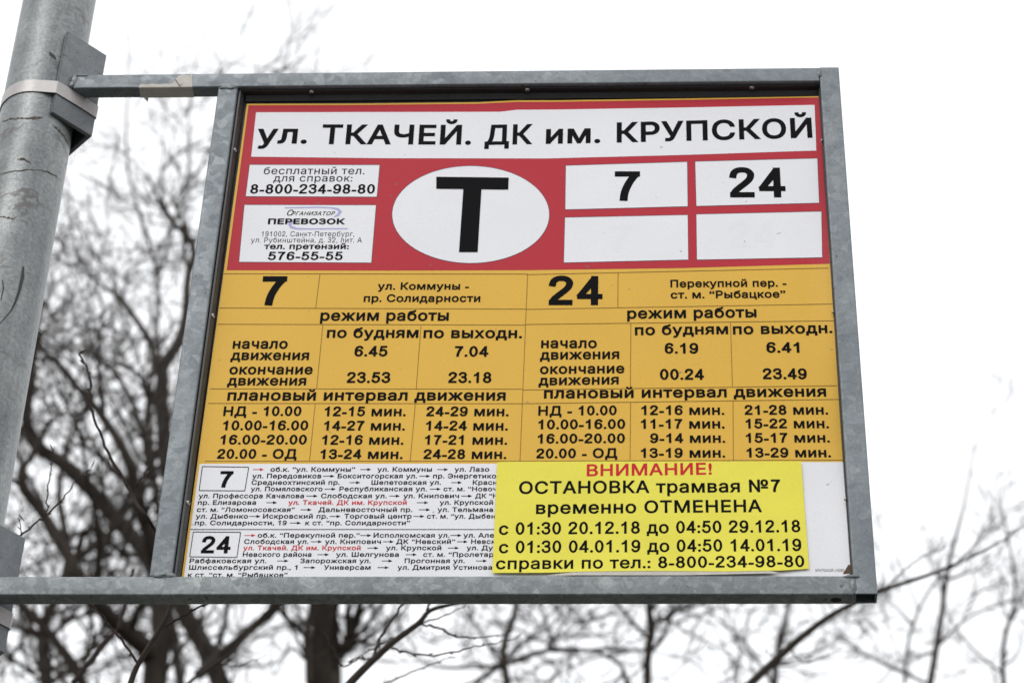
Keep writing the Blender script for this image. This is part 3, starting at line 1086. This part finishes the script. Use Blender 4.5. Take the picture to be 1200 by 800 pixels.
ARW = 'ARROW'
LINES = [
    (89, [(ARW, 497, 563, 'inkred'), ('об.к. “ул. Коммуны”', 602, 1114), (ARW, 1146, 1213), ('ул. Коммуны', 1249, 1579), (ARW, 1611, 1678), ('ул. Лазо', 1716, 1926)]),
    (129, [('ул. Передовиков', 492, 910), (ARW, 922, 990), ('Бокситогорская ул.', 1009, 1489), (ARW, 1503, 1569), ('пр. Энергетиков', 1586, 1997)]),
    (168, [('Среднеохтинский пр.', 488, 1021), (ARW, 1081, 1146), ('Шепетовская ул.', 1213, 1634), (ARW, 1696, 1761), ('Красн', 1826, 1973)]),
    (207, [('ул. Помяловского', 483, 917), (ARW, 930, 998), ('Республиканская ул.', 1019, 1549), (ARW, 1566, 1633), ('ст. м. “Новоч', 1649, 1973)]),
    (249, [('ул. Профессора Качалова', 168, 805), (ARW, 820, 888), ('Слободская ул.', 908, 1306), (ARW, 1321, 1386), ('ул. Книпович', 1406, 1743), (ARW, 1756, 1823), ('ДК “Н', 1841, 1975)]),
    (289, [('пр. Елизарова', 163, 515), (ARW, 578, 643), ('ул. Ткачей. ДК им. Крупской', 710, 1427, 'inkred'), (ARW, 1489, 1558), ('ул. Крупской', 1626, 1949)]),
    (332, [('ст. м. “Ломоносовская”', 157, 748), (ARW, 785, 852), ('Дальневосточный пр.', 893, 1461), (ARW, 1501, 1569), ('ул. Тельмана', 1613, 1949)]),
    (372, [('ул. Дыбенко', 150, 467), (ARW, 475, 543), ('Искровский пр.', 557, 950), (ARW, 960, 1027), ('Торговый центр', 1049, 1456), (ARW, 1468, 1534), ('ст. м. “ул. Дыбен', 1549, 1962)]),
    (412, [('пр. Солидарности, 19', 145, 700), (ARW, 720, 788), ('к ст. “пр. Солидарности”', 813, 1446)]),
    (487, [(ARW, 445, 513, 'inkred'), ('об.к. “Перекупной пер.”', 525, 1141), (ARW, 1146, 1213), ('Исполкомская ул.', 1226, 1686), (ARW, 1691, 1759), ('ул. Але', 1769, 1955)]),
    (525, [('Слободская ул.', 443, 833), (ARW, 848, 915), ('ул. Книпович', 932, 1271), (ARW, 1284, 1349), ('ДК “Невский”', 1363, 1719), (ARW, 1731, 1796), ('Невск', 1816, 1965)]),
    (563, [('ул. Ткачей. ДК им. Крупской', 437, 1148, 'inkred'), (ARW, 1189, 1256), ('ул. Крупской', 1301, 1636), (ARW, 1676, 1743), ('ул. Ду', 1789, 1949)]),
    (603, [('Невского района', 435, 850), (ARW, 888, 957), ('ул. Шелгунова', 999, 1379), (ARW, 1421, 1488), ('ст. м. “Пролетар', 1526, 1952)]),
    (641, [('Рабфаковская ул.', 113, 578), (ARW, 643, 712), ('Запорожская ул.', 783, 1209), (ARW, 1276, 1341), ('Прогонная ул.', 1414, 1778), (ARW, 1846, 1913)]),
    (681, [('Шлиссельбургский пр., 1', 110, 765), (ARW, 803, 875), ('Универсам', 925, 1208), (ARW, 1251, 1319), ('ул. Дмитрия Устинова', 1371, 1943)]),
    (726, [('к ст. “ст. м. “Рыбацкое”', 103, 705)]),
]
for y, items in LINES:
    for it in items:
        mat = it[3] if len(it) > 3 else 'ink'
        if it[0] == ARW:
            arrow(it[1], it[2], y - 13, mat)
        else:
            rt(R6, it[0], it[1], it[2], y, 28.5, P, mat, bold=0.021, res=2)
rt(R8, 'КРУПСКОЙ (16282', 985, 1071, 343, 8, P, bold=0.0, res=2)

# ------------------------------------------------------------------ the yellow notice stuck over the poster
notice = thing('paper_notice', 'yellow paper notice with red heading stuck over the lower right of the poster', 'notice', (0.12, PY - 0.003, IZ0))
patch('sheet', [(582.6, 541.5), (590, 540.6), (700, 540.3), (830, 540.2), (939, 540.0)],
      [(577.0, 670.8), (640, 670.6), (690, 669.2), (760, 668.6), (850, 669.2), (915, 668.0), (948.2, 666.0)], M['notice'], notice, 0, nu=110, nv=40, surf=notice_y)
patch('under_strip', [(700, 667), (800, 668), (900, 668)], [(640, 673.5), (800, 673.5), (915, 671)], M['tape'], notice, -2.5, surf=notice_y)
TN = [('ВНИМАНИЕ!', 300, 675, (58, 53), 36, 'inkred'), ('ОСТАНОВКА трамвая №7', 97, 880, (111, 105), 38, 'ink'),
      ('временно ОТМЕНЕНА', 148, 825, (171, 165), 38, 'ink'), ('с 01:30 20.12.18 до 04:50 29.12.18', 37, 940, (233, 225), 37, 'ink'),
      ('с 01:30 04.01.19 до 04:50 14.01.19', 37, 943, (288, 281), 37, 'ink'), ('справки по тел.: 8-800-234-98-80', 28, 952, (336, 329), 35, 'ink')]
for body, a, c, y, cap, mat in TN:
    rt(R8, body, a, c, y, cap, notice, mat, layer=1, surf=notice_y, bold=0.024)


# ------------------------------------------------------------------ bare trees
class Tubes:
    def __init__(self):
        self.v, self.f = [], []

    def add(self, pts, radii, sides=5, cap=True):
        base = len(self.v)
        up = Vector((0.31, 0.17, 0.93))
        n = len(pts)
        for i, p in enumerate(pts):
            t = (pts[min(n - 1, i + 1)] - pts[max(0, i - 1)])
            if t.length < 1e-9:
                t = Vector((0, 0, 1))
            t.normalize()
            a = t.cross(up)
            if a.length < 0.05:
                a = t.cross(Vector((1, 0, 0)))
            a.normalize()
            c = t.cross(a)
            for k in range(sides):
                an = 2 * math.pi * k / sides
                self.v.append(p + (a * math.cos(an) + c * math.sin(an)) * radii[i])
        for i in range(n - 1):
            for k in range(sides):
                self.f.append((base + i * sides + k, base + i * sides + (k + 1) % sides,
                               base + (i + 1) * sides + (k + 1) % sides, base + (i + 1) * sides + k))
        if cap:
            self.f.append(tuple(base + (n - 1) * sides + k for k in range(sides)))

    def build(self, name, mat, parent):
        return mesh_obj(name, self.v, self.f, mat, parent, True)


def rnd_dir(rng, axis, ang):
    """a direction ang away from axis"""
    a = axis.orthogonal().normalized()
    q = Matrix.Rotation(rng.uniform(0, 2 * math.pi), 3, axis)
    return (axis * math.cos(ang) + (q @ a) * math.sin(ang)).normalized()


def wander(rng, p, d, length, nseg, wob, lift):
    pts = [p.copy()]
    for i in range(nseg):
        d = (d + Vector((rng.gauss(0, wob), rng.gauss(0, wob), rng.gauss(0, wob) + lift))).normalized()
        p = p + d * (length / nseg)
        pts.append(p.copy())
    return pts, d


def grow(rng, tb, p, d, length, rad, depth, lift=0.06, wob=0.16, kids=(3, 5), minr=0.0022):
    nseg = 6 if depth >= 2 else 4
    pts, _ = wander(rng, p, d, length, nseg, wob, lift)
    radii = [max(minr, rad * (1 - 0.62 * i / nseg)) for i in range(nseg + 1)]
    tb.add(pts, radii, 5 if depth >= 2 else 3, cap=False)
    if depth == 0:
        return
    n = rng.randint(*kids) + (1 if depth == 1 else 0)
    for k in range(n):
        f = rng.uniform(0.22, 1.0) if k else 1.0
        i = min(nseg - 1, int(f * nseg))
        q = pts[i].lerp(pts[i + 1], f * nseg - i) if f < 1 else pts[-1]
        ax = (pts[i + 1] - pts[i]).normalized()
        ang = rng.uniform(R(22), R(62)) if f < 1 else rng.uniform(R(5), R(20))
        r = radii[min(nseg, i + 1)] * rng.uniform(0.5, 0.75) if f < 1 else radii[-1]
        grow(rng, tb, q, rnd_dir(rng, ax, ang), length * rng.uniform(0.45, 0.72), r, depth - 1, lift, wob, kids, minr)


def smooth_path(pts, sub=3):
    out = []
    n = len(pts)
    for i in range(n - 1):
        p0, p1, p2, p3 = pts[max(0, i - 1)], pts[i], pts[i + 1], pts[min(n - 1, i + 2)]
        for k in range(sub):
            t = k / sub
            out.append(0.5 * ((2 * p1) + (p2 - p0) * t + (2 * p0 - 5 * p1 + 4 * p2 - p3) * t * t + (3 * p1 - p0 - 3 * p2 + p3) * t ** 3))
    out.append(pts[-1])
    return out


def bare_tree(name, label, base, trunk_px, limbs, seed, group='bare trees behind the sign', shoots=7, depth=3, first=(0.9, 1.9), minr=0.003, r0=None, kids=(3, 5), twig='bark', lift=0.05):
    """trunk_px: [(u, v, Y, radius)] upward from where it enters the view; limbs likewise; twigs grow off both"""
    rng = random.Random(seed)
    root = thing(name, label, 'tree', base, group)
    tr = [at(u, v, Y) for u, v, Y, r in trunk_px]
    rr = [r for *_, r in trunk_px]
    b0 = Vector(base)
    low = [b0, b0.lerp(tr[0], 0.04) + Vector((0, 0, 0)), b0.lerp(tr[0], 0.5) + Vector((rng.uniform(-.1, .1), rng.uniform(-.1, .1), 0))]
    rb = r0 or rr[0] * 1.9
    pts = [low[0].lerp(low[1], k / 4) for k in range(4)] + [low[1].lerp(low[2], k / 4) for k in range(4)] + [low[2].lerp(tr[0], k / 4) for k in range(4)] + smooth_path(tr, 4)
    rad = []
    allr = [rb * 1.35, rb, (rb + rr[0]) / 2] + rr
    for i in range(len(allr) - 1):
        rad += [allr[i] + (allr[i + 1] - allr[i]) * k / 4 for k in range(4)]
    rad.append(allr[-1])
    t = Tubes()
    t.add([p + Vector((rng.gauss(0, 1), rng.gauss(0, 1), 0)) * rad[i] * 0.10 for i, p in enumerate(pts)], rad, 12)
    t.build('trunk', M['bark'], root)
    crown = Tubes()
    stems = [(pts[len(low) * 4:], rad[len(low) * 4:])]
    for lb in limbs:
        q = smooth_path([at(u, v, Y) for u, v, Y, r in lb], 4)
        rs = []
        for i in range(len(lb) - 1):
            rs += [lb[i][3] + (lb[i + 1][3] - lb[i][3]) * k / 4 for k in range(4)]
        rs.append(lb[-1][3])
        l = Tubes()
        l.add([p + Vector((rng.gauss(0, 1), rng.gauss(0, 1), rng.gauss(0, 1))) * rs[i] * 0.14 for i, p in enumerate(q)], rs, 8)
        l.build('limb', M['bark'], root)
        stems.append((q, rs))
    for q, rs in stems:
        if len(q) < 3:
            continue
        for k in range(shoots):
            i = rng.randint(1, len(q) - 2) if k else len(q) - 2
            ax = (q[i + 1] - q[i]).normalized()
            ang = rng.uniform(R(25), R(70)) if k else R(8)
            grow(rng, crown, q[i], rnd_dir(rng, ax, ang), rng.uniform(*first), min(rs[i] * 0.6, rng.uniform(0.010, 0.02)), depth, lift, 0.17, kids, minr)
    for k in range(8):                             # boughs lower on the trunk, below the picture
        i = rng.randint(6, 11)
        d = rnd_dir(rng, Vector((0, 0, 1)), rng.uniform(R(40), R(75)))
        grow(rng, crown, pts[i], d, rng.uniform(0.6, 1.2), rng.uniform(0.014, 0.024), 2, lift, 0.17, kids, minr)
    c = crown.build('crown', M[twig], root)
    return root


def gz(u, v, Y):
    p = at(u, v, Y)
    return (p.x, p.y, -0.13)


# big tree whose limbs fill the gap between pole and frame
bare_tree('bare_tree', 'large dark bare tree with crooked limbs between the pole and the frame', gz(183, 800, 8.0),
          [(183, 815, 8.0, 0.058), (186, 760, 8.0, 0.055), (190, 705, 8.0, 0.05), (172, 652, 8.1, 0.040), (129, 601, 8.2, 0.036), (80, 548, 8.2, 0.034), (33, 508, 8.3, 0.030), (38, 430, 8.4, 0.024), (48, 330, 8.6, 0.012)],
          [[(190, 705, 8.0, 0.040), (178, 640, 7.8, 0.034), (163, 589, 7.7, 0.028), (148, 535, 7.6, 0.024), (120, 488, 7.6, 0.020), (72, 432, 7.6, 0.013), (40, 400, 7.6, 0.008)],
           [(180, 770, 8.0, 0.040), (120, 712, 7.6, 0.034), (89, 670, 7.5, 0.030), (58, 612, 7.5, 0.026), (24, 562, 7.4, 0.020), (40, 530, 7.4, 0.016), (60, 490, 7.4, 0.010)],
           [(150, 655, 8.1, 0.012), (110, 620, 8.0, 0.016), (92, 640, 8.0, 0.012), (78, 700, 8.0, 0.008)],
           [(176, 560, 7.8, 0.016), (165, 500, 7.8, 0.013), (140, 445, 7.9, 0.011), (100, 410, 8.0, 0.007)],
           [(233, 790, 8.0, 0.024), (275, 752, 8.2, 0.023), (327, 708, 8.3, 0.021), (380, 660, 8.5, 0.016), (440, 600, 8.6, 0.01)]],
          11, shoots=8, depth=3, kids=(2, 4), first=(0.4, 0.9), minr=0.0026)
bare_tree('bare_tree', 'bare tree with a forked dark bough showing beside the left frame post', gz(262, 800, 9.0),
          [(262, 815, 9.0, 0.05), (246, 770, 9.0, 0.046), (213, 705, 9.0, 0.044), (205, 620, 9.0, 0.042), (192, 512, 9.0, 0.040), (191, 432, 9.1, 0.034), (213, 392, 9.2, 0.028), (222, 320, 9.3, 0.022), (226, 288, 9.3, 0.019), (197, 252, 9.3, 0.013), (172, 204, 9.4, 0.007)],
          [[(192, 490, 9.0, 0.014), (172, 452, 9.0, 0.012), (150, 430, 9.0, 0.010), (120, 418, 9.0, 0.006)],
           [(190, 440, 9.1, 0.018), (172, 396, 9.2, 0.014), (141, 352, 9.2, 0.012), (98, 312, 9.2, 0.008), (77, 240, 9.2, 0.005)],
           [(226, 290, 9.3, 0.010), (212, 258, 9.3, 0.008), (207, 230, 9.3, 0.007), (242, 190, 9.3, 0.005)],
           [(196, 250, 9.3, 0.009), (188, 215, 9.3, 0.007), (199, 187, 9.3, 0.006), (232, 168, 9.3, 0.004)]],
          12, shoots=9, depth=2, first=(0.35, 0.75), kids=(3, 4), minr=0.0028)
bare_tree('bare_tree', 'bare tree with a stout upright dark trunk below the bottom rail', gz(378, 800, 8.6),
          [(378, 815, 8.6, 0.062), (378, 760, 8.6, 0.058), (377, 700, 8.6, 0.054), (380, 600, 8.7, 0.042), (372, 450, 8.8, 0.03), (390, 300, 9, 0.018), (380, 180, 9.2, 0.008)],
          [[(385, 790, 8.6, 0.022), (412, 740, 8.6, 0.020), (424, 700, 8.6, 0.018), (440, 620, 8.6, 0.012)],
           [(362, 800, 8.3, 0.016), (361, 740, 8.3, 0.015), (364, 690, 8.3, 0.014), (350, 560, 8.3, 0.010)],
           [(400, 770, 8.6, 0.014), (412, 735, 8.6, 0.012), (405, 700, 8.6, 0.010), (395, 640, 8.6, 0.008)]],
          13, shoots=8, depth=3, first=(0.3, 0.7), kids=(2, 4))
bare_tree('bare_tree', 'slender bare tree with level side boughs below the yellow notice', gz(757, 800, 9.5),
          [(757, 815, 9.5, 0.022), (760, 765, 9.5, 0.020), (763, 735, 9.5, 0.020), (760, 700, 9.5, 0.017), (764, 620, 9.6, 0.013), (760, 500, 9.6, 0.007)],
          [[(760, 762, 9.5, 0.008), (720, 760, 9.4, 0.009), (690, 762, 9.4, 0.010), (643, 761, 9.3, 0.012), (594, 777, 9.2, 0.013), (555, 800, 9.2, 0.012)],
           [(645, 760, 9.3, 0.008), (648, 748, 9.3, 0.008), (668, 738, 9.3, 0.005), (690, 715, 9.3, 0.004)],
           [(698, 762, 9.4, 0.007), (728, 780, 9.4, 0.009), (734, 802, 9.4, 0.010)],
           [(763, 735, 9.5, 0.010), (785, 720, 9.5, 0.008), (830, 705, 9.5, 0.005)]],
          14, shoots=10, depth=3, first=(0.25, 0.55), kids=(2, 3))
# farther, paler crowns
far = [('sparse bare tree with reddish twigs standing out past the right frame post', 1085, 830, 11.5, [(1085, 830, .022), (1100, 740, .018), (1112, 660, .013), (1130, 590, .006), (1142, 520, .003)],
        [[(1060, 800, .010), (1066, 745, .009), (1090, 690, .007), (1130, 655, .005)], [(1095, 760, .009), (1140, 720, .007), (1200, 700, .005)], [(1085, 800, .010), (1020, 770, .007), (980, 745, .005)]], 6, 2, 'twig'),
       ('bare tree with fine twigs showing low between the notice and the corner', 905, 830, 12.5, [(905, 830, .022), (912, 760, .018), (925, 700, .014), (930, 600, .008)],
        [[(905, 800, .010), (870, 750, .008), (830, 715, .005)], [(910, 770, .009), (950, 740, .007), (990, 715, .005)]], 6, 3, 'bark'),
       ('pale distant bare tree seen beyond the upper clamp and rail', 215, 830, 19.0, [(215, 830, .05), (190, 640, .04), (175, 480, .030), (185, 330, .022), (150, 200, .015), (150, 90, .008), (148, 40, .004)],
        [[(185, 330, .016), (220, 200, .012), (222, 110, .008), (240, 35, .004)], [(180, 400, .016), (100, 280, .012), (75, 200, .008)]], 5, 2, 'bark'),
       ('faint distant bare tree whose top twigs rise above the top rail', 395, 830, 20.0, [(395, 830, .05), (390, 600, .04), (400, 400, .028), (380, 220, .018), (372, 110, .009), (372, 45, .004)],
        [[(398, 420, .018), (430, 250, .012), (425, 100, .008), (450, 35, .004)], [(390, 300, .014), (330, 200, .010), (290, 100, .005)]], 5, 2, 'bark'),
       ('distant bare tree with thin stems low in the middle below the frame', 600, 830, 14.0, [(600, 830, .03), (590, 760, .026), (606, 700, .022), (600, 560, .012)],
        [[(595, 790, .014), (560, 735, .010), (540, 700, .008)], [(598, 770, .012), (640, 725, .009), (665, 700, .006)]], 7, 3, 'bark'),
       ('distant bare tree with drooping twigs at the far right beyond the corner', 1180, 830, 13.5, [(1180, 830, .02), (1175, 760, .016), (1190, 690, .011), (1175, 600, .006)],
        [[(1178, 790, .010), (1140, 760, .007), (1110, 720, .005)], [(1176, 740, .008), (1200, 700, .006)]], 5, 2, 'twig'),
       ('distant bare tree filling the gap beside the lower clamp with fine twigs', 60, 830, 13.0, [(60, 830, .045), (50, 740, .04), (80, 660, .032), (70, 560, .022), (110, 450, .012)],
        [[(52, 760, .02), (20, 700, .014), (0, 640, .008)], [(78, 670, .02), (130, 620, .014), (170, 560, .008)], [(60, 800, .02), (120, 750, .016), (170, 712, .01)]], 13, 3, 'bark'),
       ('bare tree with slanting tangled boughs beneath the lower clamp', 110, 830, 10.5, [(110, 830, .034), (92, 790, .030), (60, 745, .026), (20, 700, .018), (-20, 640, .010)],
        [[(95, 795, .018), (110, 750, .015), (150, 705, .010)], [(60, 745, .016), (85, 725, .012), (130, 712, .008)], [(40, 722, .014), (20, 760, .010), (-10, 780, .006)], [(80, 775, .014), (40, 785, .010), (0, 760, .006)]], 9, 3, 'twig')]
for i, (lab, u, v, Y, tr, lb, sh, dp, tw) in enumerate(far):
    bare_tree('bare_tree', lab, gz(u, v, Y), [(a, c, Y, r) for a, c, r in tr], [[(a, c, Y + 0.3 * k - 0.3, r) for a, c, r in l] for k, l in enumerate(lb)],
              40 + i, shoots=sh, depth=dp, first=(0.22, 0.45) if u > 850 else (0.35, 0.8), minr=0.0018 if Y > 18 else 0.003, twig=tw, kids=(2, 3))


# young trees close behind the sign: their twigs are almost sharp
def sapling(label, base, stem, twigs, seed, group='young trees close behind the sign'):
    root = thing('young_tree', label, 'tree', base, group)
    rng = random.Random(seed)
    b0 = Vector(base)
    s = [at(*q[:3]) for q in stem]
    pts = [b0.lerp(s[0], k / 10) for k in range(10)] + smooth_path(s, 5)
    r0 = [stem[0][3] * 2.0, stem[0][3] * 1.5] + [q[3] for q in stem]
    rad = []
    for i in range(len(r0) - 1):
        rad += [r0[i] + (r0[i + 1] - r0[i]) * k / 5 for k in range(5)]
    rad.append(r0[-1])
    t = Tubes()
    t.add(pts, rad, 8)
    t.build('trunk', M['bark'], root)
    for tw in twigs:
        q = smooth_path([at(*a[:3]) for a in tw], 5)
        rr = []
        for i in range(len(tw) - 1):
            rr += [tw[i][3] + (tw[i + 1][3] - tw[i][3]) * k / 5 for k in range(5)]
        rr.append(tw[-1][3])
        q = [p + Vector((rng.gauss(0, 1), 0, rng.gauss(0, 1))) * 0.0009 for p in q]
        t = Tubes()
        t.add(q, rr, 7)
        # buds
        for i in range(3, len(q) - 1, 4):
            if rr[i] < 0.0045:
                ax = (q[i + 1] - q[i]).normalized()
                d = rnd_dir(rng, ax, R(38))
                L = rng.uniform(0.004, 0.007)
                t.add([q[i], q[i] + d * L * 0.5, q[i] + d * L], [rr[i] * 0.9, rr[i] * 1.15, 0.0003], 5)
        ax = (q[-1] - q[-2]).normalized()
        t.add([q[-1] - ax * 0.002, q[-1] + ax * 0.004, q[-1] + ax * 0.010], [rr[-1], rr[-1] * 1.7, 0.0003], 5)
        t.build('branch', M['twig'], root)
    return root


def Yd(Y, pts):
    return [(u, v, Y + (0.0 if len(q) == 0 else q[0]), r) for (u, v, r, *q) in pts]


p = at(150, 830, 0.5)
sapling('young tree with sharp budded twigs rising between the pole and the left frame post', (p.x + 0.05, p.y, -0.13),
        Yd(0.5, [(145, 830, .0050), (153, 800, .0034), (163, 776, .0030), (190, 732, .0027), (202, 704, .0024), (214, 640, .0019), (215, 560, .0014)]),
        [Yd(0.38, [(205, 690, .0024, .35), (181, 622, .0020), (154, 577, .0018), (131, 536, .0016), (116, 505, .0014), (106, 470, .0014), (105, 442, .0013), (98, 425, .0011), (92, 413, .0008)]),
         Yd(0.38, [(155, 577, .0010), (163, 565, .0009), (172, 550, .0007)]),
         Yd(0.38, [(146, 563, .0009), (136, 553, .0007), (128, 546, .0006)]),
         Yd(0.5, [(162, 778, .0016), (148, 757, .0013), (133, 738, .0011), (120, 722, .0009), (108, 706, .0007)]),
         Yd(0.5, [(192, 733, .0014), (215, 722, .0013), (232, 712, .0012), (246, 705, .0009), (260, 690, .0006)]),
         Yd(1.3, [(85, 800, .0040), (105, 776, .0038), (125, 752, .0034), (138, 735, .0030), (147, 708, .0026), (155, 670, .002)])], 3)
p = at(20, 830, 0.6)
sapling('slim young tree with a curved twig beside the lower clamp', (p.x, p.y + 0.15, -0.13),
        Yd(0.45, [(-30, 830, .0042), (-25, 760, .0030), (-12, 690, .0022), (8, 650, .0014), (24, 627, .0011)]),
        [Yd(0.45, [(24, 627, .0011), (40, 614, .0010), (54, 603, .0010), (70, 588, .0009), (86, 567, .0007), (98, 555, .0006), (108, 548, .0004)]),
         Yd(0.45, [(54, 603, .0009), (56, 585, .0008), (58, 560, .0007), (60, 545, .0006), (62, 526, .0005)]),
         Yd(0.45, [(25, 627, .0008), (23, 615, .0006), (22, 603, .0005)])], 4)
p = at(395, 830, 1.0)
sapling('young tree with a forked dark branch spreading right below the bottom rail', (p.x - 0.1, p.y, -0.13),
        Yd(1.0, [(385, 830, .0062), (411, 799, .0052), (437, 773, .0046), (462, 751, .0040), (490, 730, .0034), (506, 714, .0028), (545, 704, .0018), (580, 690, .0012)]),
        [Yd(1.0, [(437, 771, .0020), (443, 752, .0019), (455, 733, .0017), (470, 708, .0014), (482, 685, .001)]),
         Yd(1.0, [(490, 730, .0016), (498, 722, .0018), (502, 706, .0018), (505, 680, .0012)]),
         Yd(1.0, [(459, 759, .0016), (478, 764, .0014), (497, 767, .0012), (526, 765, .0011), (547, 760, .0010), (575, 754, .0008), (606, 747, .0005)]),
         Yd(1.0, [(493, 731, .0016), (512, 735, .0014), (528, 742, .0013), (540, 746, .0011), (560, 747, .0009), (593, 743, .0006)]),
         Yd(1.0, [(492, 729, .0012), (512, 724, .0010), (530, 717, .0008), (545, 709, .0006)]),
         Yd(1.0, [(436, 772, .0014), (420, 772, .0012), (404, 780, .0010), (396, 770, .0008), (380, 742, .0007), (365, 730, .0005)]),
         Yd(1.0, [(470, 744, .0012), (450, 752, .0010), (438, 760, .0009), (415, 772, .0007)]),
         Yd(1.0, [(450, 800, .0014, .4), (472, 792, .0012, .4), (490, 784, .0011, .4), (513, 775, .0009, .4), (527, 770, .0006, .4)])], 5)
p = at(215, 830, 1.5)
sapling('young tree with a thin pale brown branch crossing the dark boughs', (p.x - 0.1, p.y, -0.13),
        Yd(1.5, [(200, 830, .0036), (221, 800, .0026), (245, 783, .0024), (268, 766, .0022), (284, 750, .0020), (303, 726, .0017), (322, 706, .0015), (350, 670, .001)]),
        [Yd(1.5, [(240, 787, .0011), (236, 770, .0010), (234, 752, .0009), (233, 736, .0006)]),
         Yd(1.5, [(262, 778, .0009), (280, 780, .0008), (296, 774, .0007), (308, 770, .0004)])], 6)
p = at(870, 830, 3.0)
sapling('young tree with one long branch slanting past the lower right corner', (p.x - 0.2, p.y, -0.13),
        Yd(3.0, [(850, 830, .0105), (880, 800, .0090), (911, 771, .0082), (943, 743, .0074), (975, 720, .0064), (1002, 706, .0056), (1032, 692, .0050), (1068, 680, .0044), (1100, 669, .0036), (1125, 658, .0030), (1163, 640, .0020), (1200, 615, .0010)]),
        [Yd(3.0, [(911, 771, .0018), (900, 765, .0012), (897, 762, .0008)]),
         Yd(3.0, [(925, 758, .0022), (940, 775, .0018), (960, 772, .0014), (967, 767, .0010)]),
         Yd(3.0, [(1035, 692, .0020), (1055, 672, .0018), (1078, 654, .0016), (1105, 642, .0010)]),
         Yd(3.0, [(1120, 660, .0016), (1140, 640, .0014), (1150, 622, .0010)])], 7)
